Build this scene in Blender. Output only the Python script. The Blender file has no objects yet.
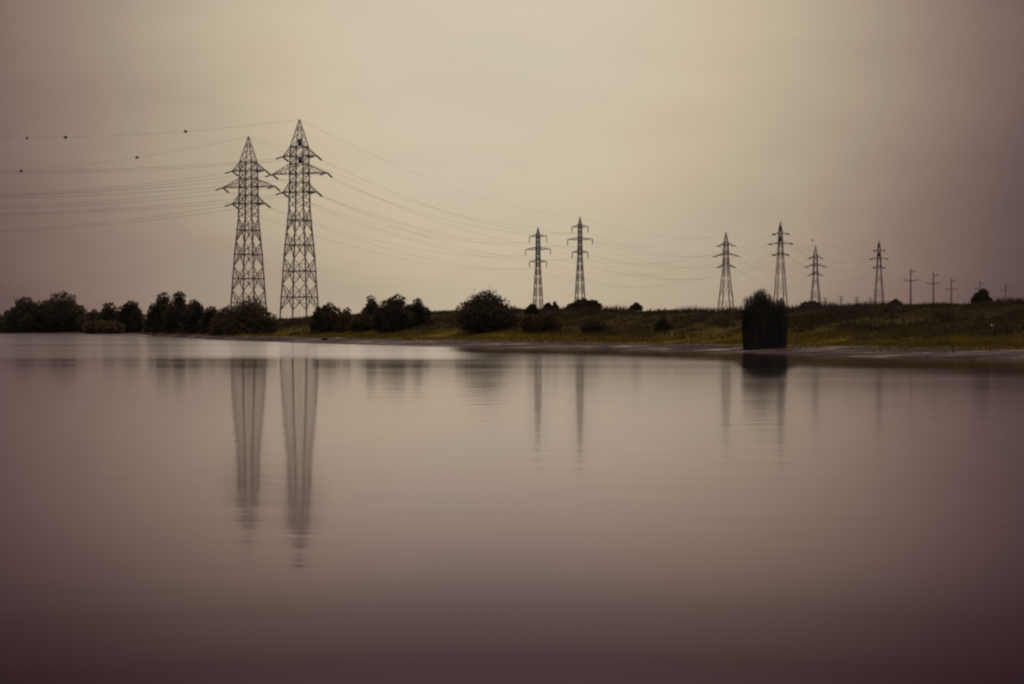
import bpy, math, random
import numpy as np
from mathutils import Vector

sc = bpy.context.scene
R = math.radians
F = 1422.0          # focal length in pixels of the 1024 px wide frame
HY = 327.5          # picture row of the horizon
EYE = 2.1           # eye height over the water
C = sc.collection
rng = np.random.default_rng(7)

# ------------------------------------------------------------------ camera
cd = bpy.data.cameras.new('camera')
cam = bpy.data.objects.new('camera', cd); C.objects.link(cam)
cam.location = (0, 0, EYE); cam.rotation_euler = (R(90), 0, 0)
cd.sensor_width = 36.0; cd.lens = 36.0 * F / 1024.0
cd.shift_y = -(342.0 - HY) / 1024.0
cd.clip_start = 0.1; cd.clip_end = 20000
sc.camera = cam

# ------------------------------------------------------------------ world
SUN_AZ, SUN_EL = R(2.0), R(60.0)
w = bpy.data.worlds.new('World'); sc.world = w; w.use_nodes = True
nt = w.node_tree; N = nt.nodes; L = nt.links; N.clear()
def mth(op, a, b=None, c=None, clamp=False):
    n = N.new('ShaderNodeMath'); n.operation = op; n.use_clamp = clamp
    for i, v in enumerate((a, b, c)):
        if v is None: continue
        if isinstance(v, (int, float)): n.inputs[i].default_value = v
        else: L.new(v, n.inputs[i])
    return n.outputs[0]
def mixc(fac, a, b):
    n = N.new('ShaderNodeMix'); n.data_type = 'RGBA'
    for i, v in ((0, fac), (6, a), (7, b)):
        if isinstance(v, (int, float)): n.inputs[i].default_value = v
        elif isinstance(v, tuple): n.inputs[i].default_value = (*v, 1)
        else: L.new(v, n.inputs[i])
    return n.outputs[2]
tc = N.new('ShaderNodeTexCoord')
sep = N.new('ShaderNodeSeparateXYZ'); L.new(tc.outputs['Generated'], sep.inputs[0])
X, Y, Z = sep.outputs
az = mth('ARCTAN2', X, Y)                                   # 0 straight ahead, right is positive
el = mth('ARCSINE', Z)
# overcast sun glow low in the sky; its fall-off also stands in for lens vignetting
side = mth('SUBTRACT', az, -0.0023)
wide = mth('ADD', 0.305, mth('MULTIPLY', mth('GREATER_THAN', side, 0.0), -0.020))
dx = mth('DIVIDE', side, wide)
dz = mth('DIVIDE', mth('SUBTRACT', mth('ABSOLUTE', el), 0.260), 0.390)
ct = N.new('ShaderNodeTexNoise'); ct.inputs['Scale'].default_value = 4.2; ct.inputs['Detail'].default_value = 6; ct.inputs['Roughness'].default_value = 0.55
cm = N.new('ShaderNodeMapping'); cm.inputs['Scale'].default_value = (1.0, 1.0, 3.4); cm.inputs['Rotation'].default_value = (0.0, 0.12, 0.0); cm.inputs['Location'].default_value = (0.7, 0.4, 0.2)
L.new(tc.outputs['Generated'], cm.inputs[0]); L.new(cm.outputs[0], ct.inputs['Vector'])
d2 = mth('ADD', mth('MULTIPLY', dx, dx), mth('MULTIPLY', dz, dz))
d2 = mth('MAXIMUM', 0.0005, mth('ADD', d2, mth('MULTIPLY', mth('SUBTRACT', ct.outputs[0], 0.5), 0.42)))
g = mth('ADD', 0.020, mth('MULTIPLY', 0.548, mth('EXPONENT', mth('MULTIPLY', mth('POWER', d2, 1.486), -1.0))))
cl = N.new('ShaderNodeTexNoise'); cl.inputs['Scale'].default_value = 5.0; cl.inputs['Detail'].default_value = 5
cl.inputs['Roughness'].default_value = 0.5
mp = N.new('ShaderNodeMapping'); mp.inputs['Scale'].default_value = (1, 1, 3.0); mp.inputs['Location'].default_value = (3.1, 0, 1.7)
L.new(tc.outputs['Generated'], mp.inputs[0]); L.new(mp.outputs[0], cl.inputs['Vector'])
rp = N.new('ShaderNodeValToRGB'); stops = [(0.0283, (0.0423, 0.0242, 0.0232)), (0.0691, (0.0742, 0.0452, 0.0437)), (0.1301, (0.1248, 0.0802, 0.0742)), (0.1855, (0.1779, 0.1119, 0.0976)), (0.2569, (0.227, 0.1529, 0.1274)), (0.4317, (0.3372, 0.2542, 0.1912)), (0.6568, (0.4793, 0.3864, 0.2747)), (0.8424, (0.6038, 0.4969, 0.3515)), (0.9874, (0.6654, 0.5841, 0.4452))]
while len(rp.color_ramp.elements) < len(stops): rp.color_ramp.elements.new(0.5)
for e_, (p_, c_) in zip(rp.color_ramp.elements, stops): e_.position = p_; e_.color = (*c_, 1)
L.new(mth('DIVIDE', g, 0.6), rp.inputs[0]); glow = rp.outputs[0]
over = mth('SMOOTH_MIN', 1.0, mth('MAXIMUM', 0.0, mth('DIVIDE', mth('SUBTRACT', el, 0.42), 0.5)), 0.1)
sky_c = mixc(over, glow, (0.98, 0.84, 0.76))
back = mth('MAXIMUM', 0.0, mth('MULTIPLY', Y, -1.0))                # unseen sky behind the camera, brightened to light the bank and pylons
sky_c = mixc(back, sky_c, (0.78, 0.68, 0.68))
cool = mth('MULTIPLY', mth('SUBTRACT', cl.outputs[0], 0.50), 1.3, clamp=True)
sky_c = mixc(mth('MULTIPLY', cool, g), sky_c, (0.37, 0.375, 0.365))
ns = N.new('ShaderNodeTexSky'); ns.sky_type = 'NISHITA'; ns.sun_disc = False
ns.sun_elevation = SUN_EL; ns.sun_rotation = SUN_AZ; ns.dust_density = 4.0
b1 = N.new('ShaderNodeBackground'); L.new(ns.outputs[0], b1.inputs[0]); b1.inputs[1].default_value = 0.05
b2 = N.new('ShaderNodeBackground'); L.new(sky_c, b2.inputs[0]); b2.inputs[1].default_value = 1.0
ms = N.new('ShaderNodeMixShader'); ms.inputs[0].default_value = 0.97
L.new(b1.outputs[0], ms.inputs[1]); L.new(b2.outputs[0], ms.inputs[2])
wo = N.new('ShaderNodeOutputWorld'); L.new(ms.outputs[0], wo.inputs[0])

# ------------------------------------------------------------------ sun and exposure
sl = bpy.data.lights.new('sun', 'SUN'); sl.energy = 1.5; sl.angle = R(35); sl.color = (1.0, 0.90, 0.74)
so = bpy.data.objects.new('sun', sl); C.objects.link(so)
sd = Vector((math.sin(SUN_AZ) * math.cos(SUN_EL), math.cos(SUN_AZ) * math.cos(SUN_EL), math.sin(SUN_EL)))
so.rotation_euler = sd.to_track_quat('Z', 'Y').to_euler(); so.location = (0, 0, 80)
vs = sc.view_settings
vs.view_transform = 'Standard'; vs.look = 'None'; vs.gamma = 1; vs.exposure = 0.0; vs.use_curve_mapping = False
sc.cycles.filter_width = 2.3
sc.cycles.max_bounces = 6; sc.cycles.transparent_max_bounces = 4

# ------------------------------------------------------------------ helpers
def tag(o, label=None, cat=None, group=None, kind=None):
    for k, v in (('label', label), ('category', cat), ('group', group), ('kind', kind)):
        if v: o[k] = v
    return o
def empty(name, loc, rz=0, **kw):
    o = bpy.data.objects.new(name, None); C.objects.link(o)
    o.location = loc; o.rotation_euler = (0, 0, rz); o.empty_display_size = 0.5
    return tag(o, **kw)
def mesh(name, verts, faces, mat, parent=None, loc=None, smooth=False):
    me = bpy.data.meshes.new(name)
    verts = np.asarray(verts, dtype=np.float32).reshape(-1, 3)
    faces = np.asarray(faces, dtype=np.int32)
    nf, k = faces.shape
    me.vertices.add(len(verts)); me.vertices.foreach_set('co', verts.ravel())
    me.loops.add(nf * k); me.loops.foreach_set('vertex_index', faces.ravel())
    me.polygons.add(nf)
    me.polygons.foreach_set('loop_start', np.arange(0, nf * k, k, dtype=np.int32))
    me.polygons.foreach_set('loop_total', np.full(nf, k, dtype=np.int32))
    if smooth: me.polygons.foreach_set('use_smooth', np.ones(nf, dtype=bool))
    me.update(calc_edges=True)
    for m in (mat if isinstance(mat, list) else [mat]): me.materials.append(m)
    o = bpy.data.objects.new(name, me); C.objects.link(o)
    if parent: o.parent = parent
    if loc is not None: o.location = loc
    return o
def frame(d):
    d = d / np.linalg.norm(d)
    a = np.array((0, 0, 1.0)) if abs(d[2]) < 0.9 else np.array((1.0, 0, 0))
    u = np.cross(d, a); u /= np.linalg.norm(u)
    return u, np.cross(d, u)
class MB:
    """collects quads of bars and boxes"""
    def __init__(s): s.v = []; s.f = []; s.n = 0
    def add(s, v, f):
        s.v.append(np.asarray(v, float)); s.f.append(np.asarray(f, int) + s.n); s.n += len(v)
    def bar(s, p, q, r, r2=None):
        p = np.array(p, float); q = np.array(q, float); r2 = r if r2 is None else r2
        u, v = frame(q - p)
        c = [(-1, -1), (1, -1), (1, 1), (-1, 1)]
        s.add([p + r * (a * u + b * v) for a, b in c] + [q + r2 * (a * u + b * v) for a, b in c],
              [(0, 1, 5, 4), (1, 2, 6, 5), (2, 3, 7, 6), (3, 0, 4, 7), (3, 2, 1, 0), (4, 5, 6, 7)])
    def tube(s, pts, rad, k=6):
        pts = np.array(pts, float); n = len(pts)
        rad = np.broadcast_to(rad, (n,))
        vs_, fs = [], []
        for i in range(n):
            d = pts[min(i + 1, n - 1)] - pts[max(i - 1, 0)]
            u, v = frame(d)
            for j in range(k):
                a = 2 * math.pi * j / k
                vs_.append(pts[i] + rad[i] * (math.cos(a) * u + math.sin(a) * v))
        for i in range(n - 1):
            for j in range(k):
                fs.append((i * k + j, i * k + (j + 1) % k, (i + 1) * k + (j + 1) % k, (i + 1) * k + j))
        s.add(vs_, fs)
    def box(s, c, h):
        c = np.array(c, float)
        v = [c + np.array((x * h[0], y * h[1], z * h[2])) for z in (-1, 1) for x, y in ((-1, -1), (1, -1), (1, 1), (-1, 1))]
        s.add(v, [(0, 1, 5, 4), (1, 2, 6, 5), (2, 3, 7, 6), (3, 0, 4, 7), (3, 2, 1, 0), (4, 5, 6, 7)])
    def build(s, name, mat, parent=None, loc=None):
        return mesh(name, np.concatenate(s.v), np.concatenate(s.f), mat, parent, loc)

def mat_nodes(name):
    m = bpy.data.materials.new(name); m.use_nodes = True
    t = m.node_tree; t.nodes.clear()
    out = t.nodes.new('ShaderNodeOutputMaterial')
    return m, t.nodes, t.links, out
def noise(n, l, vec, scale, detail=4, rough=0.55):
    x = n.new('ShaderNodeTexNoise'); x.inputs['Scale'].default_value = scale
    x.inputs['Detail'].default_value = detail; x.inputs['Roughness'].default_value = rough
    l.new(vec, x.inputs['Vector']); return x.outputs[0]
def ramp(n, l, fac, stops):
    r = n.new('ShaderNodeValToRGB'); e = r.color_ramp.elements
    while len(e) < len(stops): e.new(0.5)
    for i, (p, c) in enumerate(stops):
        e[i].position = p; e[i].color = (*c, 1)
    l.new(fac, r.inputs[0]); return r.outputs[0]
def mapped(n, l, vec, scale):
    m = n.new('ShaderNodeMapping'); m.inputs['Scale'].default_value = scale
    l.new(vec, m.inputs[0]); return m.outputs[0]
def mix_rgb(n, l, fac, a, b, blend='MIX'):
    x = n.new('ShaderNodeMix'); x.data_type = 'RGBA'; x.blend_type = blend
    for i, v in ((0, fac), (6, a), (7, b)):
        if isinstance(v, (int, float)): x.inputs[i].default_value = v
        elif isinstance(v, tuple): x.inputs[i].default_value = (*v, 1)
        else: l.new(v, x.inputs[i])
    return x.outputs[2]

# ------------------------------------------------------------------ materials
def mat_steel():
    m, n, l, out = mat_nodes('weathered_steel')
    p = n.new('ShaderNodeBsdfPrincipled'); g_ = n.new('ShaderNodeNewGeometry')
    c = ramp(n, l, noise(n, l, g_.outputs['Position'], 0.6), [(0.3, (0.078, 0.048, 0.064)), (0.7, (0.125, 0.080, 0.094))])
    l.new(c, p.inputs['Base Color']); p.inputs['Roughness'].default_value = 0.65; p.inputs['Metallic'].default_value = 0.15
    l.new(p.outputs[0], out.inputs[0]); return m
def mat_plain(name, c1, c2, rough=0.7, scale=1.5):
    m, n, l, out = mat_nodes(name)
    p = n.new('ShaderNodeBsdfPrincipled'); t = n.new('ShaderNodeTexCoord')
    l.new(ramp(n, l, noise(n, l, t.outputs['Object'], scale), [(0.3, c1), (0.7, c2)]), p.inputs['Base Color'])
    p.inputs['Roughness'].default_value = rough; l.new(p.outputs[0], out.inputs[0]); return m
def mat_leaf(name, c1, c2, c3, scale=0.35, tr=0.3):
    m, n, l, out = mat_nodes(name)
    t = n.new('ShaderNodeNewGeometry')
    c = ramp(n, l, noise(n, l, t.outputs['Position'], scale, 3), [(0.30, c1), (0.5, c2), (0.72, c3)])
    rp = n.new('ShaderNodeMath'); rp.operation = 'MULTIPLY_ADD'; rp.inputs[1].default_value = 0.7; rp.inputs[2].default_value = 0.65
    l.new(t.outputs['Random Per Island'], rp.inputs[0])
    vm = n.new('ShaderNodeVectorMath'); vm.operation = 'SCALE'; l.new(c, vm.inputs[0]); l.new(rp.outputs[0], vm.inputs['Scale'])
    d = n.new('ShaderNodeBsdfDiffuse'); l.new(vm.outputs[0], d.inputs[0])
    s = n.new('ShaderNodeBsdfTranslucent'); l.new(vm.outputs[0], s.inputs[0])
    x = n.new('ShaderNodeMixShader'); x.inputs[0].default_value = tr
    l.new(d.outputs[0], x.inputs[1]); l.new(s.outputs[0], x.inputs[2]); l.new(x.outputs[0], out.inputs[0]); return m
STEEL = mat_steel()
INSUL = mat_plain('insulator_glaze', (0.035, 0.025, 0.028), (0.06, 0.045, 0.05), 0.4)
PANEL = mat_plain('panel_paint', (0.012, 0.009, 0.010), (0.022, 0.016, 0.018), 0.6)
WIRE = mat_plain('aluminium_wire', (0.10, 0.075, 0.08), (0.14, 0.10, 0.105), 0.6)
BALL = mat_plain('marker_paint', (0.030, 0.014, 0.016), (0.05, 0.022, 0.022), 0.5)
WOOD = mat_plain('pole_wood', (0.11, 0.085, 0.085), (0.17, 0.13, 0.13), 0.85)
BARK = mat_plain('bark', (0.025, 0.018, 0.014), (0.05, 0.038, 0.03), 0.9)
STONE = mat_plain('pale_stone', (0.45, 0.40, 0.36), (0.6, 0.55, 0.5), 0.8)
STUMPW = mat_plain('wet_wood', (0.010, 0.008, 0.007), (0.02, 0.016, 0.013), 0.95)
LEAF_D = mat_leaf('willow_leaves', (0.0256, 0.0224, 0.0176), (0.0400, 0.0328, 0.0224), (0.0672, 0.0496, 0.0288))
LEAF_O = mat_leaf('olive_leaves', (0.0328, 0.0272, 0.0184), (0.0592, 0.0464, 0.0256), (0.0968, 0.0720, 0.0344))
LEAF_B = mat_leaf('bank_shrub_leaves', (0.0280, 0.0224, 0.0152), (0.0456, 0.0344, 0.0192), (0.0760, 0.0544, 0.0248))
REED = mat_leaf('reed_blades', (0.0149, 0.0143, 0.0131), (0.0213, 0.0210, 0.0174), (0.0308, 0.0282, 0.0223), 0.8, 0.15)
PLUME = mat_leaf('reed_plumes', (0.05, 0.036, 0.030), (0.075, 0.055, 0.046), (0.10, 0.075, 0.06), 1.5, 0.3)

def zone_color(n, l):
    """grass colours by the 'zone' attribute: 0 foot of the bank, 1 crest"""
    a = n.new('ShaderNodeAttribute'); a.attribute_name = 'zone'
    p = n.new('ShaderNodeNewGeometry').outputs['Position']
    big = noise(n, l, mapped(n, l, p, (0.05, 0.09, 0.3)), 1.0, 5, 0.6)
    fine = noise(n, l, mapped(n, l, p, (0.5, 0.35, 1.5)), 1.0, 4, 0.65)
    ad = n.new('ShaderNodeMath'); ad.operation = 'MULTIPLY_ADD'; l.new(big, ad.inputs[0]); ad.inputs[1].default_value = 0.9; ad.inputs[2].default_value = -0.45
    z = n.new('ShaderNodeMath'); z.operation = 'ADD'; l.new(a.outputs['Fac'], z.inputs[0]); l.new(ad.outputs[0], z.inputs[1])
    c = ramp(n, l, z.outputs[0], [(0.0, (0.0894, 0.0628, 0.0183)), (0.20, (0.1127, 0.0816, 0.0162)), (0.40, (0.0526, 0.0408, 0.0152)),
                                  (0.62, (0.0338, 0.0253, 0.0152)), (1.0, (0.0489, 0.0334, 0.0263))])
    f = ramp(n, l, fine, [(0.3, (0.50, 0.50, 0.50)), (0.7, (1.35, 1.3, 1.2))])
    return mix_rgb(n, l, 1.0, c, f, 'MULTIPLY')
def mat_bank():
    m, n, l, out = mat_nodes('bank_turf')
    d = n.new('ShaderNodeBsdfDiffuse'); l.new(zone_color(n, l), d.inputs[0]); l.new(d.outputs[0], out.inputs[0]); return m
def mat_grass():
    m, n, l, out = mat_nodes('grass_blades')
    c = zone_color(n, l)
    d = n.new('ShaderNodeBsdfDiffuse'); l.new(c, d.inputs[0])
    s = n.new('ShaderNodeBsdfTranslucent'); l.new(c, s.inputs[0])
    x = n.new('ShaderNodeMixShader'); x.inputs[0].default_value = 0.4
    l.new(d.outputs[0], x.inputs[1]); l.new(s.outputs[0], x.inputs[2]); l.new(x.outputs[0], out.inputs[0]); return m
def mat_mud():
    m, n, l, out = mat_nodes('wet_mud')
    p = n.new('ShaderNodeNewGeometry').outputs['Position']
    st = noise(n, l, mapped(n, l, p, (0.09, 0.26, 1)), 1.0, 7, 0.72)
    s2 = noise(n, l, mapped(n, l, p, (0.35, 1.2, 1)), 1.0, 5, 0.7)
    c = ramp(n, l, st, [(0.34, (0.0155, 0.0103, 0.0091)), (0.50, (0.0343, 0.0231, 0.0210)), (0.66, (0.0703, 0.0498, 0.0455))])
    d = n.new('ShaderNodeBsdfDiffuse')
    l.new(mix_rgb(n, l, 1.0, c, ramp(n, l, s2, [(0.35, (0.5,) * 3), (0.65, (1.45,) * 3)]), 'MULTIPLY'), d.inputs[0])
    g_ = n.new('ShaderNodeBsdfGlossy'); g_.inputs['Roughness'].default_value = 0.28; g_.inputs[0].default_value = (0.9, 0.82, 0.84, 1)
    bn = n.new('ShaderNodeBump'); bn.inputs['Strength'].default_value = 0.5; bn.inputs['Distance'].default_value = 0.05
    l.new(noise(n, l, mapped(n, l, p, (1.2, 2.5, 1)), 1.0, 5, 0.6), bn.inputs['Height'])
    l.new(bn.outputs[0], d.inputs['Normal']); l.new(bn.outputs[0], g_.inputs['Normal'])
    b = n.new('ShaderNodeMixShader'); l.new(ramp(n, l, st, [(0.46, (0.02,) * 3), (0.57, (0.08,) * 3), (0.66, (0.34,) * 3)]), b.inputs[0])
    l.new(d.outputs[0], b.inputs[1]); l.new(g_.outputs[0], b.inputs[2])
    l.new(b.outputs[0], out.inputs[0]); return m
def mat_water():
    m, n, l, out = mat_nodes('lake_water')
    p = n.new('ShaderNodeNewGeometry').outputs['Position']
    a = n.new('ShaderNodeAttribute'); a.attribute_name = 'chop'
    nz = noise(n, l, mapped(n, l, p, (0.012, 0.11, 1)), 1.0, 5, 0.6)
    r = n.new('ShaderNodeMath'); r.operation = 'MULTIPLY_ADD'; l.new(nz, r.inputs[0]); r.inputs[1].default_value = 0.09; r.inputs[2].default_value = -0.045
    r2 = n.new('ShaderNodeMath'); r2.operation = 'ADD'; r2.use_clamp = True; l.new(a.outputs['Fac'], r2.inputs[0]); l.new(r.outputs[0], r2.inputs[1])
    r3 = n.new('ShaderNodeMath'); r3.operation = 'MAXIMUM'; l.new(r2.outputs[0], r3.inputs[0]); r3.inputs[1].default_value = 0.04
    bn = n.new('ShaderNodeBump'); bn.inputs['Strength'].default_value = 1.0; bn.inputs['Distance'].default_value = 0.007
    l.new(noise(n, l, mapped(n, l, p, (0.35, 1.1, 1)), 1.0, 3, 0.5), bn.inputs['Height'])
    gl = n.new('ShaderNodeBsdfGlossy'); gl.distribution = 'GGX'; l.new(r3.outputs[0], gl.inputs['Roughness'])
    l.new(bn.outputs[0], gl.inputs['Normal'])
    d = n.new('ShaderNodeBsdfDiffuse'); d.inputs[0].default_value = (0.014, 0.007, 0.010, 1)
    gm = n.new('ShaderNodeNewGeometry'); dt = n.new('ShaderNodeVectorMath'); dt.operation = 'DOT_PRODUCT'
    l.new(gm.outputs['Normal'], dt.inputs[0]); l.new(gm.outputs['Incoming'], dt.inputs[1])
    fr = ramp(n, l, dt.outputs['Value'], [(0.0, (0.93,) * 3), (0.0645, (0.76,) * 3), (0.106, (0.57,) * 3), (0.162, (0.325,) * 3), (0.192, (0.175,) * 3), (0.228, (0.080,) * 3), (0.35, (0.04,) * 3), (1.0, (0.02,) * 3)])
    l.new(ramp(n, l, dt.outputs['Value'], [(0.0, (1, 0.96, 0.99)), (0.08, (1, 0.94, 0.98)), (0.16, (1, 0.83, 0.94)), (0.24, (1, 0.74, 0.92))]), gl.inputs[0])
    x = n.new('ShaderNodeMixShader'); l.new(fr, x.inputs[0]); l.new(d.outputs[0], x.inputs[1]); l.new(gl.outputs[0], x.inputs[2])
    l.new(x.outputs[0], out.inputs[0]); return m
BANK, GRASS, MUD, WATER = mat_bank(), mat_grass(), mat_mud(), mat_water()

# ------------------------------------------------------------------ terrain as functions of bearing u (pixel column) and depth
def I(u, xs, ys): return np.interp(u, xs, ys)
U1 = [-1200, -60, 140, 152, 210, 300, 430, 500, 600, 700, 765, 850, 1024, 1500, 2400]
YW = [333.3, 333.3, 334.0, 336.0, 339.6, 343.0, 346.5, 348, 349.2, 351.6, 353.6, 356.5, 360.0, 368, 382]
def shore(u): return EYE * F / (I(u, U1, YW) - HY)
U2 = [-1200, -60, 140, 165, 210, 250, 300, 430, 600, 765, 900, 1024, 1500, 2400]
YF = [332.6, 332.6, 332.8, 333.0, 334.3, 335.5, 337, 339, 341, 344, 346, 347.5, 352, 358]
def foot(u): return shore(u) * I(u, [140, 210, 300, 2400], [1.03, 1.12, 1.22, 1.27])
def zfoot(u): return EYE - (I(u, U2, YF) - HY) * foot(u) / F
U3 = [-1200, 140, 200, 250, 300, 345, 420, 500, 600, 700, 770, 800, 850, 900, 950, 1024, 1500, 2400]
YC = [326, 326, 325, 322, 318.5, 315, 313.5, 311, 311, 312.8, 312, 309, 308, 307, 305.3, 303.5, 296, 286]
def crest(u): return foot(u) + I(u, [140, 250, 420, 700, 1024, 2400], [60, 55, 62, 50, 46, 40])
def zcrest(u): return EYE + (HY - I(u, U3, YC)) * crest(u) / F
def sstep(t): t = np.clip(t, 0, 1); return t * t * (3 - 2 * t)
def wob(x, y):
    return (np.sin(x * 0.31 + 1.3 * np.sin(y * 0.17)) * 0.5 + np.sin(y * 0.43 + x * 0.11) * 0.5 + 0.4 * np.sin(x * 0.83 - y * 0.6 + 2))
def ground_uD(u, D):
    u = np.asarray(u, float); D = np.asarray(D, float)
    S, Ff, Cc = shore(u), foot(u), crest(u); zf, zc = zfoot(u), zcrest(u)
    X_ = (u - 512) / F * D
    z = np.where(D < S, -np.minimum((S - D) * 0.06, 1.6), 0)
    t = np.clip((D - S) / (Ff - S), 0, 1); rough = 0.05 * np.sin(X_ * 0.23 + 2.1 * np.sin(D * 0.21)) + 0.035 * np.sin(X_ * 0.71 + D * 0.5) * np.cos(D * 0.9 - X_ * 0.13) + 0.02 * np.sin(X_ * 1.9 + D * 1.3)
    rough = rough * np.clip((Ff - S - 6) / 20, 0, 1)
    z = np.where(D >= S, zf * t ** 0.9 + rough * np.sqrt(4 * t * (1 - t)) * 1.1, z)
    z = np.where((D < S) & (D > S - 9), z + rough * np.clip((D - S + 9) / 9, 0, 1) * 0.9, z)
    t = np.clip((D - Ff) / (Cc - Ff), 0, 1)
    prof = 0.25 * t + 0.75 * sstep((t - 0.12) / 0.80)
    z = np.where(D > Ff, zf + (zc - zf) * prof + 0.10 * wob(X_, D) * np.minimum(1, (D - Ff) / 6), z)
    t = np.clip((D - Cc - 10) / 26, 0, 1)
    z = np.where(D > Cc + 10, z + (np.minimum(1.4, zc) - zc) * sstep(t), z)
    return z
def zone_uD(u, D): return np.maximum(np.clip((D - foot(u)) / (crest(u) - foot(u)), 0, 1.0), 0.55 * (1 - sstep((np.asarray(u, float) - 195) / 70)))
def px(u, D): return (u - 512) / F * D
def ground(u, D): return float(ground_uD(u, D))
def place(u, D, dz=0.0): return (px(u, D), D, ground(u, D) + dz)

def depth_at(u, row):
    d = np.linspace(float(foot(u)), float(crest(u)), 400)
    r = HY + (EYE - ground_uD(u, d)) * F / d
    return float(d[np.argmax(r <= row)])

cols = np.concatenate([np.linspace(-1200, -80, 30), np.linspace(-60, 1084, 287), np.linspace(1110, 2400, 34)])
def sheet(name, rows, zfun, mats):
    V = np.empty((len(rows), len(cols), 3)); Uu, Dd = np.meshgrid(cols, np.arange(len(rows)))
    D = rows if rows.ndim == 2 else np.repeat(rows[:, None], len(cols), 1)
    V[..., 0] = px(cols[None, :], D); V[..., 1] = D; V[..., 2] = zfun(np.broadcast_to(cols[None, :], D.shape), D)
    nr, ncl = D.shape
    i = np.arange(nr * ncl).reshape(nr, ncl)
    f = np.stack([i[:-1, :-1], i[:-1, 1:], i[1:, 1:], i[1:, :-1]], -1).reshape(-1, 4)
    return mesh(name, V.reshape(-1, 3), f, mats, smooth=True), D, f
# rows that follow the shore, foot and crest of every bearing
S, Ff, Cc = shore(cols), foot(cols), crest(cols)
rows = []
for t in np.linspace(0, 1, 14): rows.append(2 + (S - 2) * t)
for t in np.linspace(0, 1, 22)[1:]: rows.append(S + (Ff - S) * t)
for t in np.linspace(0, 1, 52)[1:]: rows.append(Ff + (Cc - Ff) * t)
for t in np.linspace(0, 1, 22)[1:]: rows.append(Cc + 44 * t)
for t in np.geomspace(1, 60, 24)[1:]: rows.append((Cc + 44) + (9000 - Cc) * (t - 1) / 59)
rows = np.array(rows)
terr, DD, ff = sheet('terrain', rows, ground_uD, [BANK, MUD])
UU = np.broadcast_to(cols[None, :], DD.shape)
at = terr.data.attributes.new('zone', 'FLOAT', 'POINT'); at.data.foreach_set('value', zone_uD(UU, DD).astype(np.float32).ravel())
fj = foot(UU) - 2.0 + 4.0 * wob(px(UU, DD) * 0.6, 7.0) * np.minimum(1, (foot(UU) - shore(UU)) / 20)
mi = (DD < fj).ravel()[ff].all(axis=1).astype(np.int32)
terr.data.polygons.foreach_set('material_index', mi)
tag(terr, kind='structure')

wr = np.concatenate([np.geomspace(2, 700, 260), np.geomspace(760, 9000, 20)])
water, DW, _ = sheet('water', wr, lambda u, D: np.zeros_like(D), [WATER])
UW = np.broadcast_to(cols[None, :], DW.shape); XW = px(UW, DW)
gap = shore(UW) - DW                                  # metres of open water to the far bank
reach = 18 + 24 * np.exp(-((UW - 764) / 26.0) ** 4)         # calmer for longer in the lee of the reeds
lee = sstep(1 - (gap - reach) / 22) * sstep((UW - 440) / 40)            # sheltered strip under the bank
yb = HY + EYE * F / DW
wind = sstep((361 + 1.2 * wob(XW * 0.25, DW * 0.1) - yb) / 5) * sstep((500 - UW) / 70)   # breeze-ruffled water further out
chop = 0.082 + 0.022 * sstep((UW - 430) / 120) + (0.060 * sstep((UW - 150) / 80) + 0.035) * wind; chop = chop * (1 - lee) + 0.045 * lee
at = water.data.attributes.new('chop', 'FLOAT', 'POINT'); at.data.foreach_set('value', chop.astype(np.float32).ravel())
tag(water, kind='structure')

# ------------------------------------------------------------------ grass on the bank
def grass(n):
    u = rng.uniform(100, 1420, n); tt = rng.beta(0.9, 0.9, n) * 1.04; tt = np.where(rng.random(n) < 0.05, -np.abs(rng.normal(0, 0.10, n)), tt)
    D = foot(u) + (crest(u) - foot(u)) * tt + rng.uniform(-1.5, 1.5, n) - 2.5 * np.clip(wob(px(u, 170) * 0.5, 3.0), -0.5, 1) * np.clip(1 - tt * 6, 0, 1)
    x, z = px(u, D), ground_uD(u, D) - 0.04
    h = rng.uniform(0.22, 0.6, n) * (0.75 + 0.6 * np.clip(wob(x * 0.7, D * 0.8), -1, 1)).clip(0.25) * (1 + 0.55 * (tt > 0.9))
    h = np.where(rng.random(n) < 0.006, h * 1.6, h)
    wd = rng.uniform(0.03, 0.075, n)
    a = rng.uniform(0, math.pi, n); cx, sx = np.cos(a) * wd, np.sin(a) * wd
    lx, ly = rng.normal(0, 0.22, n) * h, rng.normal(0, 0.22, n) * h
    V = np.stack([np.stack([x - cx, D - sx, z], -1), np.stack([x + cx, D + sx, z], -1), np.stack([x + lx, D + ly, z + h], -1)], 1)
    o = mesh('grass', V.reshape(-1, 3), np.arange(3 * n).reshape(n, 3), GRASS)
    at = o.data.attributes.new('zone', 'FLOAT', 'POINT'); at.data.foreach_set('value', np.repeat(zone_uD(u, D), 3).astype(np.float32))
    return o
tag(grass(150000), 'rough olive and brown grass covering the bank', 'grass', kind='stuff')

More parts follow.
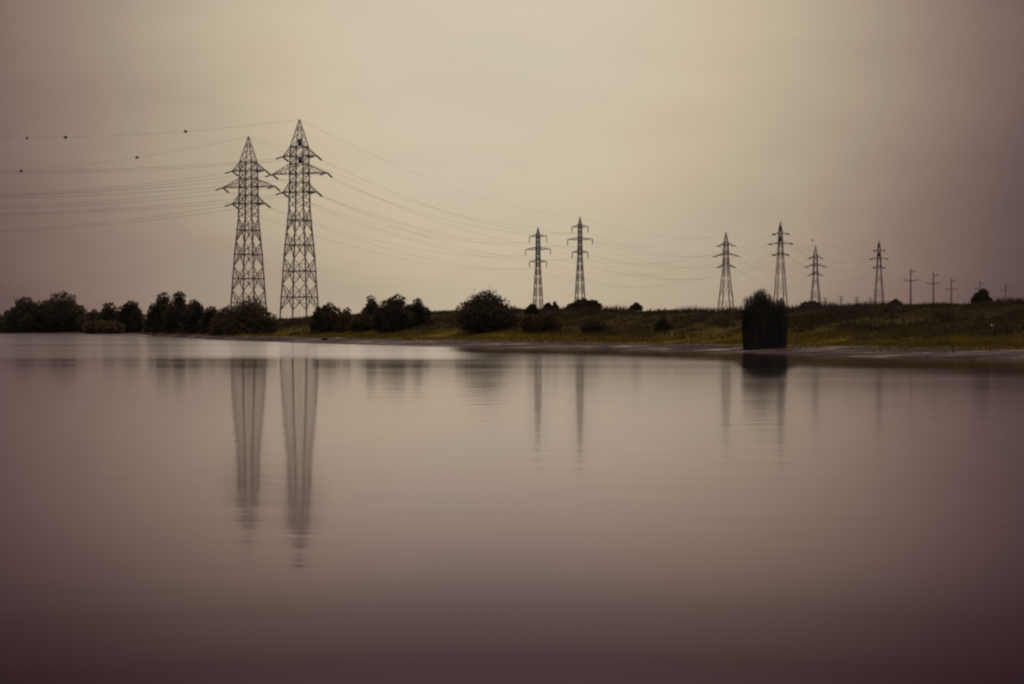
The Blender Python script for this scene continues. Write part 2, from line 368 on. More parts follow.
def weeds(k):
    cu = rng.uniform(270, 1380, k); ct = rng.beta(1.6, 1.1, k)
    cd_ = foot(cu) + (crest(cu) - foot(cu)) * (0.12 + 0.86 * ct); per = 70
    r_ = np.repeat(rng.uniform(0.5, 2.2, k), per)
    a = rng.uniform(0, 2 * math.pi, k * per); q = np.sqrt(rng.random(k * per))
    x = np.repeat(px(cu, cd_), per) + 1.6 * r_ * q * np.cos(a); y = np.repeat(cd_, per) + r_ * q * np.sin(a)
    z = ground_uD(512 + F * x / y, y) - 0.05; n = k * per
    h = np.repeat(rng.uniform(0.45, 1.05, k) * np.where(ct > 0.85, 0.6, 1), per) * (1.05 - 0.6 * q) * rng.uniform(0.6, 1.1, n)
    wd = rng.uniform(0.03, 0.08, n); b = rng.uniform(0, math.pi, n); cx, sx = np.cos(b) * wd, np.sin(b) * wd
    lx, ly = rng.normal(0, 0.25, n) * h, rng.normal(0, 0.25, n) * h
    V = np.stack([np.stack([x - cx, y - sx, z], -1), np.stack([x + cx, y + sx, z], -1),
                  np.stack([x + lx + cx, y + ly + sx, z + h], -1), np.stack([x + lx - cx * .4, y + ly - sx * .4, z + h * 0.9], -1)], 1)
    return mesh('weeds', V.reshape(-1, 3), np.arange(4 * n).reshape(n, 4), LEAF_B)
tag(weeds(420), 'dark ragged weeds scattered in patches over the bank', 'weeds', kind='stuff')

# ------------------------------------------------------------------ trees and bushes
def leaf_quads(P, size):
    n = len(P)
    a = rng.normal(size=(n, 3)); a /= np.linalg.norm(a, axis=1)[:, None]
    b = rng.normal(size=(n, 3)); b -= (a * b).sum(1)[:, None] * a; b /= np.linalg.norm(b, axis=1)[:, None]
    s = size * rng.uniform(0.55, 1.35, n)[:, None]
    V = np.stack([P - a * s, P + b * s * 0.5, P + a * s, P - b * s * 0.5], 1)
    return V.reshape(-1, 3), np.arange(4 * n).reshape(n, 4)
def bush(name, u, D, hw, ytop, leaf, label, cat, group=None, trunk=True, skirt=0.15, lobes=None, spiky=0.3, dens=1.0, depth=0.9, flat=0.60):
    """crown half-width hw in px at its depth; ytop = picture row of the top"""
    if D == 0: D = float(crest(u)) + 2.5                   # just behind the brow of the bank
    if D < 0: D = depth_at(u, -D)                         # a negative D is the row where the foot of the bush shows
    base = place(u, D); m = D / F
    H = (HY - ytop) * m + EYE - base[2]; W = hw * m
    H = max(H, 0.8)
    root = empty(name, base, label=label, cat=cat, group=group)
    rl = min(W * 0.48, H * 0.44)
    k = lobes or int(max(6, min(22, 3.4 * (W / rl) ** 1.4)))
    cs, rs = [], []
    for i in range(k):
        r = rl * rng.uniform(0.65, 1.15)
        if i < 2: fx = (-1, 1)[i]; fy = rng.uniform(-0.2, 0.2)
        else:
            a = 2 * math.pi * (i + rng.random()) / k; q = math.sqrt(rng.uniform(0.05, 1.0)); fx, fy = q * math.cos(a), q * math.sin(a)
        xx, yy = fx * (W - r * 0.85), fy * (W - r * 0.85) * depth
        top = H * math.sqrt(max(0.12, 1 - flat * (fx * fx + fy * fy))) * rng.uniform(0.86, 1.0)
        zz = max(r * 0.8, top - r)
        cs.append((xx, yy, zz)); rs.append(r)
        zl = zz - r * 1.1
        while zl > H * skirt:                           # fill the lobe down to the skirt
            cs.append((xx * rng.uniform(0.85, 1.05), yy * rng.uniform(0.8, 1.1), zl)); rs.append(r * rng.uniform(0.9, 1.2)); zl -= r * 1.0
    tx = rng.uniform(-.15, .15) * W; zl = H - rl * 0.85
    while zl > 0: cs.append((tx, 0, zl)); rs.append(rl * 0.85); zl -= rl
    area = 4 * hw * (HY - ytop + 8)
    n = int(max(1500, min(22000, area * 5.0)) * dens)
    cs, rs = np.array(cs), np.array(rs)
    j = rng.choice(len(cs), n, p=rs ** 2 / (rs ** 2).sum())
    d = rng.normal(size=(n, 3)); d /= np.linalg.norm(d, axis=1)[:, None]
    q = np.where(rng.random(n) < 0.72, rng.uniform(0.78, 1.05, n), rng.uniform(0.2, 0.8, n))
    spr = rng.random(n) < 0.035
    q = np.where(spr, q + np.abs(rng.normal(0, spiky * 0.6, n)), q)
    bump = 1 + 0.20 * np.sin(d[:, 0] * 5 + j * 1.7) * np.cos(d[:, 2] * 6 + j)
    P = cs[j] + d * (rs[j] * q * bump)[:, None] * np.array((1, 1, 0.95))
    P[:, 2] = np.where(P[:, 2] < 0.05, rng.uniform(0.0, 0.35 * H, n) * 0.6, P[:, 2])
    size = max(0.10, 1.2 * m) * (1.0 if hw > 10 else 0.8)
    V, f = leaf_quads(P, size)
    mesh('crown', V, f, leaf, root)
    b = MB(); tr = max(0.05, 0.028 * H)
    top_c = cs[rng.choice(len(cs), min(7, len(cs)), replace=False)]
    fork = np.array((0, 0, 0.28 * H))
    if trunk: b.tube([(0, 0, -0.3), (0.02 * H, 0, 0.14 * H), fork], [tr * 1.5, tr * 1.1, tr])
    for c_ in top_c:
        mid = (fork + c_) / 2 + np.array((0, 0, 0.06 * H))
        b.tube([fork if trunk else (0, 0, -0.1), mid, c_], [tr * 0.75, tr * 0.45, tr * 0.15], 5)
    b.build('trunk' if trunk else 'branches', BARK, root)
    return root
GL = 'willows on the far left shore'
bush('willow_tree', -14, 512, 20, 311, LEAF_D, 'willow cut off by the left edge of the picture', 'tree', GL)
bush('willow_tree', 28, 508, 25, 296.5, LEAF_D, 'broad dark willow leftmost on the far shore, left half of the biggest clump', 'tree', GL, skirt=0.0)
bush('willow_tree', 61, 512, 32, 292, LEAF_D, 'tallest dark willow of the clump at far left, right half of it', 'tree', GL, skirt=0.0)
bush('willow_bush', 92, 500, 17, 310, LEAF_D, 'low dark willow bush in the dip between the two far left clumps', 'bush', 'low willow bushes on the left shore', trunk=False)
bush('willow_tree', 110, 488, 16, 302, LEAF_D, 'small rounded willow, left one of the second clump from the left', 'tree', GL, skirt=0.0)
bush('willow_tree', 131, 484, 17, 300.5, LEAF_D, 'small rounded willow, right one of the second clump from the left', 'tree', GL, skirt=0.0)
bush('willow_bush', 104, 470, 20, 319, LEAF_O, 'low olive bush spreading at the water below the second clump', 'bush', 'low willow bushes on the left shore', trunk=False)
bush('willow_tree', 162, -332, 16, 292.5, LEAF_D, 'dark upright willow, left one of the clump left of the near pylons', 'tree', GL, skirt=0.0)
bush('willow_tree', 179, -332, 15, 291, LEAF_D, 'taller dark willow with ragged top, middle of the clump left of near pylons', 'tree', GL, skirt=0.0)
bush('willow_tree', 196, -332, 14, 299, LEAF_D, 'smaller willow sloping down on the right of the clump left of near pylons', 'tree', GL, skirt=0.0)
bush('willow_bush', 212, -332.5, 12, 306, LEAF_D, 'low dark bush between the left willow clump and the rounded olive willow', 'bush', 'low willow bushes on the left shore', trunk=False, skirt=0.0)
bush('willow_tree', 251, -335, 26, 297.5, LEAF_O, 'rounded olive willow at the shore in front of the left near pylon', 'tree', skirt=0.0, lobes=16, spiky=0.2)
bush('willow_bush', 228, -334.5, 17, 306, LEAF_O, 'lower olive bush leaning on the left side of the rounded willow', 'bush', 'low willow bushes on the left shore', trunk=False, skirt=0.0)
bush('shrub', 328, -331, 18, 302.5, LEAF_D, 'dark shrub just right of the feet of the tall near pylon', 'bush', 'shrubs along the bank', trunk=False, skirt=0.0)
bush('shrub', 346, -331, 11, 308, LEAF_B, 'low shrub filling the gap right of the dark shrub by the pylon feet', 'bush', 'shrubs along the bank', trunk=False, skirt=0.0)
bush('small_tree', 372, -326, 10, 295.5, LEAF_D, 'small pointed tree on the left flank of the broad bush on the bank', 'tree', skirt=0.0, lobes=6)
bush('shrub', 394, -330.5, 22, 294.5, LEAF_D, 'broad dark bush with humped top, halfway between near pylons and round bush', 'bush', 'shrubs along the bank', skirt=0.0)
bush('shrub', 417, -325, 13, 298, LEAF_D, 'right shoulder of the humped bush, sloping to the grassy crest', 'bush', 'shrubs along the bank', trunk=False, skirt=0.0)
bush('shrub', 366, -331, 16, 311, LEAF_B, 'low shrub at the foot of the small pointed tree', 'bush', 'shrubs along the bank', trunk=False, skirt=0.0)
bush('round_bush', 486.5, -331, 33, 289, LEAF_D, 'big round dark bush standing out on the bank left of the middle pylons', 'bush', skirt=0.0, lobes=26, spiky=0.45, flat=0.62)
bush('shrub', 533, -318, 8, 303.5, LEAF_D, 'small shrub with knobbly top below the left middle pylon', 'bush', 'shrubs along the bank', trunk=False)
bush('shrub', 548, 0, 4.5, 302.5, LEAF_D, 'thin upright sapling right of the knobbly shrub below left middle pylon', 'bush', 'shrubs along the bank', lobes=5)
bush('shrub', 555, 0, 3.5, 301.5, LEAF_D, 'thinnest sapling on the crest between the two middle pylons', 'bush', 'shrubs along the bank', lobes=4)
bush('shrub', 541, -332, 20, 312, LEAF_B, 'dark spreading shrub on the slope under the left middle pylon', 'bush', 'shrubs along the bank', trunk=False, skirt=0.0)
bush('shrub', 584, 0, 17, 298.5, LEAF_D, 'domed dark bush hiding the feet of the taller middle pylon', 'bush', 'shrubs along the bank', trunk=False, skirt=0.0, flat=0.6, lobes=14)
bush('shrub', 636, 0, 6.5, 302.5, LEAF_D, 'single small bush on the crest midway between middle pylons and reeds', 'bush', 'shrubs along the bank', trunk=False)
bush('shrub', 595, -333, 14, 319, LEAF_B, 'low dark shrub on the slope below the domed bush', 'bush', 'shrubs along the bank', trunk=False, skirt=0.0)
bush('shrub', 663, -331, 8, 316, LEAF_B, 'small dark shrub on the slope right of the single crest bush', 'bush', 'shrubs along the bank', trunk=False, skirt=0.0)
bush('shrub', 811, 0, 10, 300.5, LEAF_B, 'low rounded bush on the crest at the foot of the short right pylon', 'bush', 'shrubs along the bank', trunk=False, skirt=0.0)
bush('shrub', 982, 0, 10, 288.5, LEAF_D, 'dark bush alone on the crest near the right edge among slim poles', 'bush', 'shrubs along the bank', lobes=9, spiky=0.5)
bush('shrub', 895, 0, 7, 299, LEAF_B, 'tiny dark bush on the crest right of the farthest right pylon', 'bush', 'shrubs along the bank', trunk=False, skirt=0.0, lobes=5)

# ------------------------------------------------------------------ reed clump standing on the mud
def reed_clump(u, D):
    base = place(u, D); m = D / F
    root = empty('reed_clump', base, label='tall dark clump of reeds standing alone on the mud at the waterline', cat='reeds')
    n = 5200; W = 22.5 * m
    a = rng.uniform(0, 2 * math.pi, n); r = np.sqrt(rng.uniform(0, 1, n))
    x = W * r * np.cos(a); y = 1.5 * r * np.sin(a)
    cc = rng.uniform(-0.93, 0.93, 26) * W; ci = rng.integers(0, 26, n)
    x = np.where(rng.random(n) < 0.45, cc[ci] + rng.normal(0, 0.13, n), np.sign(x) * np.abs(x / W) ** 0.9 * W * 0.92 + rng.normal(0, 0.07, n))
    cl_h = rng.uniform(0.86, 1.08, 26)[ci]
    prof = np.interp(x / m, [-23, -19, -12, -4, -1, 5, 10, 15, 19, 23], [41, 47, 50, 57, 55, 48, 44, 47, 45, 38]) * m
    tuft = cl_h + 0.07 * np.sin(x * 5.3 + 1) * np.cos(y * 3) + 0.04 * np.sin(x * 11.0)
    body = np.minimum(prof * 0.86, 44.0 * m) * tuft
    h = np.where(rng.random(n) < 0.25, body + (prof * 1.04 - body) * rng.uniform(0, 1, n) ** 0.8, body * (1 - np.abs(rng.normal(0, 0.09, n))))
    lean = x / W * rng.uniform(-0.01, 0.07, n) * h + rng.normal(0, 0.10, n); ly = rng.normal(0, 0.1, n)
    wd = rng.uniform(0.012, 0.03, n)
    t = np.linspace(0, 1, 4); V = np.empty((n, 4, 2, 3))
    for i, q in enumerate(t):
        ww = wd * (1 - 0.85 * q) + 0.002
        V[:, i, 0] = np.stack([x + lean * q ** 1.7 - ww, y + ly * q * q, h * q - 0.05], -1)
        V[:, i, 1] = np.stack([x + lean * q ** 1.7 + ww, y + ly * q * q, h * q - 0.05], -1)
    k = np.arange(n)[:, None] * 8
    f = np.concatenate([k + np.array((2 * i, 2 * i + 1, 2 * i + 3, 2 * i + 2)) for i in range(3)])
    mesh('stems', V.reshape(-1, 3), f, REED, root)
    s = rng.choice(n, 9000); q = rng.uniform(0.12, 0.93, 9000)
    P = np.stack([x[s] + lean[s] * q ** 1.7, y[s], h[s] * q], -1)
    L_ = rng.uniform(0.18, 0.6, 9000); dx_ = rng.choice([-1, 1], 9000) * rng.uniform(0.2, 0.75, 9000) * L_
    dy_ = rng.normal(0, 0.3, 9000) * L_
    V = np.stack([P - np.array((0, 0, .02)), P + np.array((0.0, 0, .025)), P + np.stack([dx_, dy_, L_ * 0.75], -1)], 1)
    mesh('leaves', V.reshape(-1, 3), np.arange(27000).reshape(9000, 3), REED, root)
    tall = np.where((h > body) & (rng.random(n) < 0.35))[0]
    Q = np.repeat(np.stack([x[tall] + lean[tall], y[tall] + ly[tall], h[tall]], -1), 16, 0)
    Q = Q + rng.normal(size=Q.shape) * np.array((0.03, 0.03, 0.12))
    V, f = leaf_quads(Q, 0.045); mesh('plumes', V, f, PLUME, root)
    return root
reed_clump(764.5, 126)

# ------------------------------------------------------------------ pylons
def pylon(u, D, bearing, zs, arms, prof, peak, kind, plates, thick, label, group):
    """zs/prof: rows and half-widths in px at depth D -> converted to metres; arms: (row, half span px, root row of upper chord)"""
    m = D / F; gz = ground(u, D)
    root = empty('lattice_pylon', (px(u, D), D, gz), -bearing, label=label, cat='pylon', group=group)
    view = math.atan2(px(u, D), D); rel = bearing - view
    k = abs(math.cos(rel)) + abs(math.sin(rel))
    hz = lambda row: (HY - row) * m + EYE - gz
    P = [(hz(r), h * m / k) for r, h in prof]             # (z, half side)
    if P[0][0] > 0.0:                                     # run the legs into the ground
        (z0, h0), (z1, h1) = P[0], P[1]; P.insert(0, (-0.2, h0 + (h0 - h1) * (z0 + 0.2) / (z1 - z0)))
    pz = [p[0] for p in P]; ph = [p[1] for p in P]
    hs = lambda z: float(np.interp(z, pz, ph))
    ztop = P[-1][0]; zpk = hz(peak)
    cn = [(-1, -1), (1, -1), (1, 1), (-1, 1)]
    corner = lambda i, z: np.array((cn[i % 4][0] * hs(z), cn[i % 4][1] * hs(z), z))
    for i in range(4):
        b = MB()
        for a_, b_ in zip(pz[:-1], pz[1:]): b.bar(corner(i, a_), corner(i, b_), thick)
        b.build('leg', STEEL, root)
    # bracing: X panels between square-ish levels, a horizontal through each crossing
    lv = [hz(r) for r in kind['rows']] if 'rows' in kind else [pz[0] + 0.6]
    while 'rows' not in kind and lv[-1] < ztop - 0.3:
        lv.append(lv[-1] + max(hs(lv[-1]) * 2 * kind['panel'], 0.9 * kind['panel']))
    lv[-1] = ztop
    b = MB(); tb0 = thick * kind.get('br', 0.5); tb = tb0
    for z0, z1 in zip(lv[:-1], lv[1:]):
        zm = (z0 + z1) / 2; tb = tb0 * (0.72 if kind['second'] and z1 - z0 < 2.4 else 1.0)
        for i in range(4):
            b.bar(corner(i, z0), corner(i + 1, z1), tb); b.bar(corner(i + 1, z0), corner(i, z1), tb)
            if kind['horiz'] and z1 - z0 > 2.4: b.bar(corner(i, zm), corner(i + 1, zm), tb * 1.25)
            if kind['second'] and z1 - z0 > 3.2:
                for za, zb in ((z0, zm), (z1, zm)):
                    ze = za + (zb - za) * 0.5
                    c0, c1 = corner(i, zm), corner(i + 1, zm); mid = (c0 + c1) / 2
                    for q, qq in ((i, c0), (i + 1, c1)):
                        xp = corner(q, za) + ((corner(i + 1 if q == i else i, zb * 2 - za)) - corner(q, za)) * 0.25
                        b.bar(corner(q, ze), xp, tb * 0.7); b.bar(qq + (mid - qq) * 0.5, xp, tb * 0.7)
        if kind['second'] and z1 - z0 > 2.4:              # gusset plates on the crossings
            for i in range(4):
                c = corner(i, zm) * 1.0; b.box(c, (thick * 1.35, thick * 1.35, thick * 1.9))
    b.build('bracing', STEEL, root)
    b = MB()                                              # pointed peak for the earth wire
    for i in range(4): b.bar(corner(i, ztop), (cn[i][0] * 0.06, cn[i][1] * 0.06, zpk), thick * kind.get('pk', 0.62), thick * kind.get('pk', 0.62) * 0.8)
    for i in range(4): b.bar(corner(i, ztop), corner(i + 1, ztop), tb)
    for s_ in (1, 2, 3):
        t = s_ / 4; 
        pt = lambda i, t_: corner(i, ztop) * (1 - t_) + np.array((cn[i % 4][0] * .06, cn[i % 4][1] * .06, zpk)) * t_
        for i in range(4):
            b.bar(pt(i, t - 0.25), pt(i + 1, t), tb * 0.7); b.bar(pt(i + 1, t - 0.25), pt(i, t), tb * 0.7)
    b.build('peak', STEEL, root)
    att = {'ground': [np.array((0, 0, zpk))]}
    for j, (row, half, urow) in enumerate(arms):
        z = hz(row); zu = hz(urow); hl = half * m / math.cos(rel); h = hs(z); hu = hs(zu)
        b = MB()
        if kind['ring']:
            for i in range(4):
                b.bar(corner(i, z), corner(i + 1, z), tb * 1.5); b.bar(corner(i, zu), corner(i + 1, zu), tb * 1.5)
        pts = []
        for sx in (-1, 1):
            tip = np.array((sx * hl, 0, z + kind['tip'] * m))
            pts.append(tip)
            for sy in (-1, 1):
                lo = np.array((sx * h, sy * h, z)); up = np.array((sx * hu, sy * hu, zu))
                b.bar(lo, tip, tb * 1.5); b.bar(up, tip, tb * 1.25)
                nseg = max(2, int((hl - h) / 1.1))
                for q in range(nseg):
                    p0 = lo + (tip - lo) * q / nseg; p1 = up + (tip - up) * (q + 0.5) / nseg; p2 = lo + (tip - lo) * (q + 1) / nseg
                    b.bar(p0, p1, tb * 0.7); b.bar(p1, p2, tb * 0.7)
            for q in range(3):
                t = q / 3; t2 = (q + 1) / 3
                A_ = np.array((sx * h, -h, z)); B_ = np.array((sx * h, h, z))
                b.bar(A_ + (tip - A_) * t, B_ + (tip - B_) * t2, tb * 0.7)
        arm = b.build('crossarm', STEEL, root)
        ends = []
        for sx, tip in zip((-1, 1), pts):
            dirs = kind['dirs'](sx)
            e = []
            for dvec, ln in dirs:
                ln = ln * m; dv = np.array(dvec, float); dv /= np.linalg.norm(dv); end = tip + dv * ln
                ib = MB(); nd = 9
                pr = [tip + (end - tip) * t for t in np.linspace(0, 1, nd * 2 + 1)]
                rr = [kind['irad'] * (0.45 if q % 2 == 0 else 1.0) for q in range(nd * 2 + 1)]
                ib.tube(pr, rr, 7)
                ib.build('insulator', INSUL, arm); e.append(end)
            ends.append(e)
        att[j] = ends
    for row, dx_, hh, hw in plates:
        z = hz(row); b = MB(); b.box((dx_ * m, -(hs(min(z, ztop)) + 0.06), z), (hw * m, 0.05, hh * m))
        for q in (-1, 1): b.bar((dx_ * m, -(hs(min(z, ztop))) - 0.03, z + q * hh * m * 0.7), (0, 0, z + q * hh * m * 0.7), tb)
        b.build('warning_panel', PANEL, root)
    root['_att'] = 0; del root['_att']
    cb, sb = math.cos(-bearing), math.sin(-bearing)
    loc = np.array((px(u, D), D, gz))
    tw = lambda p: loc + np.array((cb * p[0] - sb * p[1], sb * p[0] + cb * p[1], p[2]))
    out = {'ground': tw(att['ground'][0])}
    for j in (0, 1, 2): out[j] = [[tw(p) for p in e] for e in att[j]]
    return out
# local axes: x along the arms (right), y along the line away from the camera
BR_A = R(16.5)
ANG = dict(panel=0.92, horiz=True, second=True, ring=True, tip=0.0, irad=0.20, br=0.56,
           dirs=lambda sx: [((-0.62, -0.70, -0.34), 8.0), ((0.05, 1.0, -0.32), 12.0)])
ROWS_A = (310, 284, 258, 232, 208, 200, 192, 182.5, 173.5, 164, 156, 146.5)
ROWS_B = (315, 290.5, 266.5, 242, 218, 211, 203.5, 195, 187, 178.5, 170.5, 162)
SUS = dict(panel=1.7, horiz=False, second=False, ring=True, tip=0.8, irad=0.20, br=0.42, dirs=lambda sx: [((0, 0, -1), 5.8)])
TEN = dict(panel=1.9, horiz=False, second=False, ring=True, tip=-1.2, irad=0.24, br=0.38, dirs=lambda sx: [((-0.1, -1, -0.16), 5.0), ((0.1, 1, -0.16), 5.0)])
SLM = dict(panel=2.2, horiz=False, second=False, ring=True, tip=-0.2, irad=0.36, br=0.30, pk=0.4, dirs=lambda sx: [((-0.1, -1, -0.16), 3.6), ((0.1, 1, -0.16), 3.6)])
GP = 'lattice pylons of the two power lines'
A = pylon(299.5, 280, BR_A, None, [(156, 16.6, 147), (173.5, 27, 164), (192, 16.8, 182.5)],
          [(313, 18.8), (258, 15.2), (208, 10.4), (146.5, 9.0)], 119.5, dict(ANG, rows=ROWS_A), [(143, 3.6, 3.2, 2.0), (161, 4.0, 3.2, 2.0)], 0.108,
          'tallest lattice pylon, right one of the near pair, two black panels near its tip', GP)
B = pylon(248.5, 300, BR_A, None, [(170.5, 16, 162), (187, 25.5, 178.5), (203.5, 16, 195)],
          [(308, 17.3), (258, 13.8), (218, 9.8), (162, 8.6)], 136.5, dict(ANG, rows=ROWS_B), [], 0.112,
          'lattice pylon, left one of the near pair, its feet behind the rounded willow', GP)
Cp = pylon(580, 500, R(22), None, [(227.5, 8.0, 224.6), (240, 12.4, 237.5), (253, 7.8, 250)],
          [(300, 5.0), (254, 2.1), (224.3, 1.7)], 217, SUS, [], 0.135,
          'taller pylon of the middle pair with hanging insulators, above the domed bush', GP)
Dp = pylon(538, 550, R(22), None, [(237, 8.6, 234.5), (250, 12.4, 247), (262.5, 8.6, 260)],
          [(304, 4.8), (262, 2.2), (234.5, 1.8)], 227.5, SUS, [], 0.145,
          'shorter left pylon of the middle pair with hanging insulators, behind knobbly shrubs', GP)
E = pylon(726, 680, R(29), None, [(244.5, 7.6, 242.6), (254.7, 11.2, 252.7), (265.7, 7.6, 263.7)],
          [(307, 7.7), (268, 3.2), (242.6, 2.4)], 231.8, TEN, [], 0.17,
          'pylon with drooping arms and spread legs, just left of the reed clump', GP)
Fp = pylon(780.5, 660, R(29), None, [(233.6, 6.8, 232.3), (243.5, 10.4, 242), (254.4, 6.8, 253)],
          [(303, 6.6), (254, 2.9), (228, 1.5)], 221.5, SLM, [(228.6, 0, 2.4, 1.3), (239, 0, 2.4, 1.3)], 0.16,
          'slim pylon with two black panels at its top, rising right behind the reed clump', GP)
G = pylon(815.5, 860, R(25), None, [(257, 6.4, 255.5), (265.4, 9.2, 263.6), (274, 6.4, 272.4)],
          [(301, 4.8), (276, 2.4), (255.5, 2.0)], 245.5, TEN, [], 0.185,
          'shorter pylon with drooping arms right of the reeds, behind a low crest bush', GP)
Hp = pylon(879, 860, R(26), None, [(250.3, 4.9, 249.2), (258.5, 7.7, 257.2), (267.3, 5.1, 266)],
          [(303, 4.8), (267, 2.2), (245, 1.2)], 240.3, SLM, [(245.8, 0, 2.0, 1.2), (254.6, 0, 2.0, 1.2)], 0.18,
          'slim pylon with two black panels, rightmost of the pylons, left of the slim poles', GP)

# ------------------------------------------------------------------ overhead wires
def wire(p, q, sag, label, group, rad, n=40):
    t = np.linspace(0, 1, n)[:, None]
    pts = p * (1 - t) + q * t; pts[:, 2] -= (4 * sag * t * (1 - t))[:, 0]
    org = pts[0].copy(); b = MB(); b.tube(pts - org, rad, 5)
    o = b.build('overhead_wire', WIRE, None, org)
    tag(o, label, 'wire', group)
    return pts
def at_col(pts, u):
    us = 512 + F * pts[:, 0] / pts[:, 1]
    i = np.argsort(us); us, P = us[i], pts[i]
    return np.array([np.interp(u, us, P[:, k]) for k in range(3)])
ARM = ('top', 'middle', 'bottom'); SIDE = ('left', 'right')
def span_left(T, vec, rows, name, grp):
    """wires leaving to the left, sagging so as to cross the left edge of the view at the given rows"""
    def solve(p, row):
        q = p + vec
        tt = np.linspace(0.01, 0.9, 4000); xs = p[0] + vec[0] * tt; ys = p[1] + vec[1] * tt
        i = np.argmin(np.abs(512 + F * xs / ys - 0)); t = tt[i]
        z = (HY - row) * ys[i] / F + EYE
        return q, (p[2] - z) / (4 * t * (1 - t))
    q, s = solve(T['ground'], rows['g'])
    gw = wire(T['ground'], q, s, f'thin earth wire from the tip of {name} off the left edge', grp, 0.017, 80)
    for j in range(3):
        for k in range(2):
            p = T[j][k][0]; q, s = solve(p, rows[j][k])
            wire(p, q, s, f'wire from {SIDE[k]} end of {ARM[j]} arm of {name}, out past left edge', grp, 0.024, 80)
    return gw
VEC = np.array((-158.0, -193.0, 0.0))
g1 = span_left(A, VEC, {'g': 138, 0: (171, 173), 1: (196, 198), 2: (213.5, 215)}, 'tallest near pylon', 'wires running off to the left')
g2 = span_left(B, VEC, {'g': 172.5, 0: (195, 196), 1: (207, 208.5), 2: (231, 232.5)}, 'left near pylon', 'wires running off to the left')
def span(T, Q, sag, n1, n2, grp, rad):
    gw = wire(T['ground'], Q['ground'], sag * 0.8, f'earth wire between tips of {n1} and {n2}', grp, rad * 0.8)
    for j in range(3):
        for k in range(2):
            wire(T[j][k][-1], Q[j][k][0], sag, f'{SIDE[k]} {ARM[j]} arm wire between {n1} and {n2}', grp, rad)
    return gw
GW = 'wires between the pylons'
span(A, Cp, 5.0, 'tallest near pylon', 'taller middle pylon', GW, 0.018)
span(B, Dp, 5.0, 'left near pylon', 'shorter middle pylon', GW, 0.018)
g3 = span(Cp, Fp, 9.5, 'taller middle pylon', 'slim pylon behind reeds', GW, 0.023)
span(Dp, E, 8.5, 'shorter middle pylon', 'pylon left of reeds', GW, 0.023)
g4 = span(Fp, Hp, 10, 'slim pylon behind reeds', 'rightmost slim pylon', GW, 0.022)
span(E, G, 9, 'pylon left of reeds', 'shorter pylon right of reeds', GW, 0.022)

def marker(p, r, label):
    b = MB(); rings = 8; k = 12; V = []; fs = []
    for i in range(rings + 1):
        a = math.pi * i / rings
        for j in range(k): V.append((r * max(0.02, math.sin(a)) * math.cos(2 * math.pi * j / k), r * max(0.02, math.sin(a)) * math.sin(2 * math.pi * j / k), r * math.cos(a)))
    for i in range(rings):
        for j in range(k): fs.append((i * k + j, i * k + (j + 1) % k, (i + 1) * k + (j + 1) % k, (i + 1) * k + j))
    b.add(V, fs)
    o = b.build('marker_ball', BALL, None, p); tag(o, label, 'marker ball', 'marker balls on the earth wires')
    c = MB(); c.tube([(-r * 1.35, -r * 0.15, 0), (-r * 0.9, -r * 0.1, 0)], 0.05); c.tube([(r * 0.9, r * 0.1, 0), (r * 1.35, r * 0.15, 0)], 0.05)
    c.build('clamp', INSUL, o)
marker(at_col(g1, 27), 0.22, 'faint dark ball leftmost on the topmost wire')
marker(at_col(g1, 65.5), 0.29, 'dark ball on the topmost wire, second from the left edge')
marker(at_col(g1, 185.5), 0.29, 'dark ball on the topmost wire, nearest to the left near pylon')
marker(at_col(g2, 21), 0.29, 'dark ball low at the left edge, on the second earth wire')
marker(at_col(g2, 137), 0.30, 'dark ball in the middle of the second earth wire left of pylons')
marker(at_col(g4, 812.5), 0.45, 'small dark ball on the earth wire just above the shorter right pylon')

# ------------------------------------------------------------------ slim poles and small poles beyond the crest
def slim_pole(u, D, ytop, yarm, half, label):
    m = D / F; gz = ground(u, D); H = (HY - ytop) * m + EYE - gz; za = (HY - yarm) * m + EYE - gz; hl = half * m
    root = empty('slim_pole', (px(u, D), D, gz), R(-8), label=label, cat='power pole', group='slim poles behind the right bank')
    b = MB(); b.tube([(0, 0, -0.3), (0, 0, H * 0.5), (0, 0, H)], [0.30, 0.23, 0.13], 8); b.build('pole', WOOD, root)
    for zz, x0, x1 in ((za, -hl, hl), (H - 3.0 * m, -0.1, hl * 0.62)):
        b = MB(); b.bar((x0, -0.14, zz), (x1, -0.14, zz), 0.085)
        b.bar((x1 * 0.7, -0.14, zz), (0, -0.1, zz - 0.5), 0.035)
        if x0 < -0.5: b.bar((x0 * 0.7, -0.14, zz), (0, -0.1, zz - 0.5), 0.035)
        arm = b.build('crossarm', WOOD, root)
        for xe in ((x0, x1) if x0 < -0.5 else (x1,)):
            ib = MB(); ib.tube([(xe * 0.95, -0.14, zz + q * 0.07) for q in range(6)], [0.05, 0.11, 0.06, 0.11, 0.06, 0.09], 7)
            ib.build('insulator', INSUL, arm)
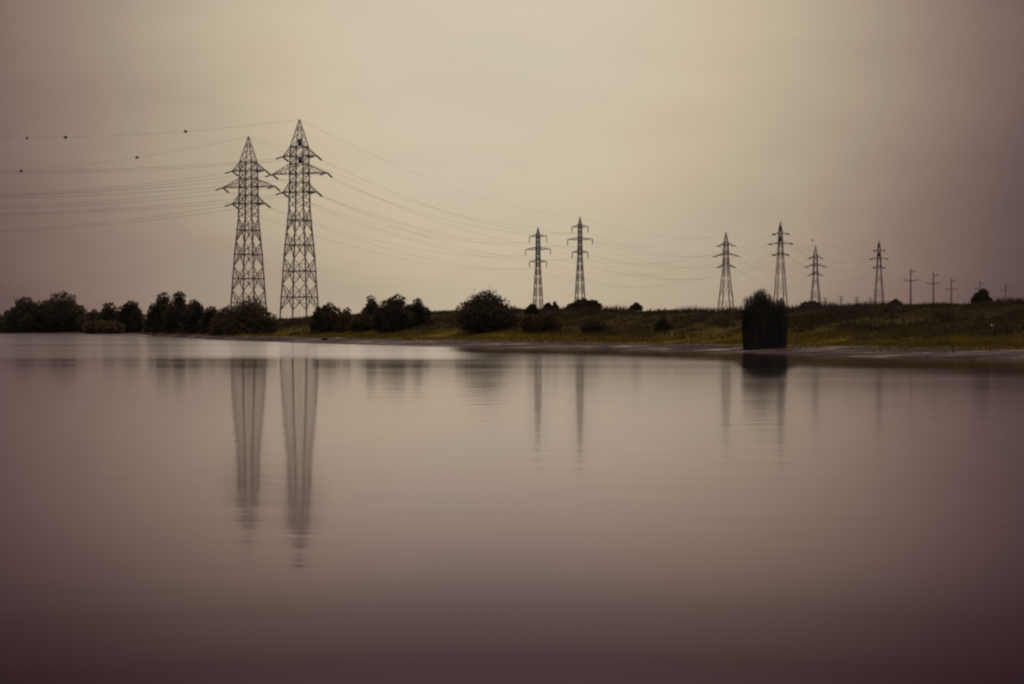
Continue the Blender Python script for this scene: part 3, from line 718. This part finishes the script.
for u, D, yt, ya, h, lb in (
        (910.7, 325, 268.5, 280.3, 7.0, 'tallest slim pole with crossarm, first right of the farthest pylon'),
        (933.4, 350, 272.3, 283.2, 6.4, 'second slim pole right of the farthest pylon'),
        (951.3, 385, 277.6, 289.0, 5.6, 'third slim pole, short, left of the crest bush'),
        (980.0, 410, 280.6, 288.8, 5.0, 'slim pole sticking up behind the crest bush'),
        (1005.5, 440, 283.5, 290.3, 4.6, 'last slim pole, right of the crest bush by the edge')):
    slim_pole(u, D, yt, ya, h, lb)
def small_pole(u, D, ytop, label):
    m = D / F; gz = ground(u, D); H = (HY - ytop) * m + EYE - gz
    root = empty('small_pole', (px(u, D), D, gz), R(-10), label=label, cat='power pole', group='small poles peeping over the crest')
    b = MB(); b.tube([(0, 0, -0.3), (0, 0, H)], [0.19, 0.13], 8); b.build('pole', WOOD, root)
    for zz in (H - 0.25, H - 1.1):
        b = MB(); b.bar((-0.8, -0.16, zz), (0.8, -0.16, zz), 0.075); b.build('crossarm', WOOD, root)
for u, D, yt, lb in ((825, 400, 297.6, 'small pole with short arms just right of the shorter pylon'),
                     (841, 405, 296.0, 'tallest small pole over the crest between the last two pylons'),
                     (856.5, 412, 296.8, 'small pole over the crest, second left of the rightmost pylon'),
                     (870.5, 420, 297.8, 'small pole over the crest right beside the rightmost pylon')):
    small_pole(u, D, yt, lb)

# ------------------------------------------------------------------ small things on mud and bank
def lump(name, u, D, sx, sy, sz, mat, label, cat):
    k, rings = 10, 6; V, fs = [], []
    for i in range(rings + 1):
        a = math.pi * i / rings
        for j in range(k):
            r = (1 + 0.18 * math.sin(j * 2.1 + i)) * max(0.03, math.sin(a)); t = 2 * math.pi * j / k
            V.append((sx * r * math.cos(t), sy * r * math.sin(t), sz * (0.6 + math.cos(a))))
    for i in range(rings):
        for j in range(k): fs.append((i * k + j, i * k + (j + 1) % k, (i + 1) * k + (j + 1) % k, (i + 1) * k + j))
    tag(mesh(name, V, fs, mat, loc=place(u, D)), label, cat)
lump('stump', 325, 205, 0.45, 0.35, 0.28, STUMPW, 'small dark stump on the mud in front of the tallest pylon', 'stump')
lump('pale_stone', 877.5, depth_at(877.5, 327.5), 0.13, 0.11, 0.12, STONE, 'pale stone in the grass below the rightmost pylon', 'stone')
lump('pale_stone', 991, depth_at(991, 326.5), 0.12, 0.10, 0.13, STONE, 'pale stone in the grass near the right edge', 'stone')
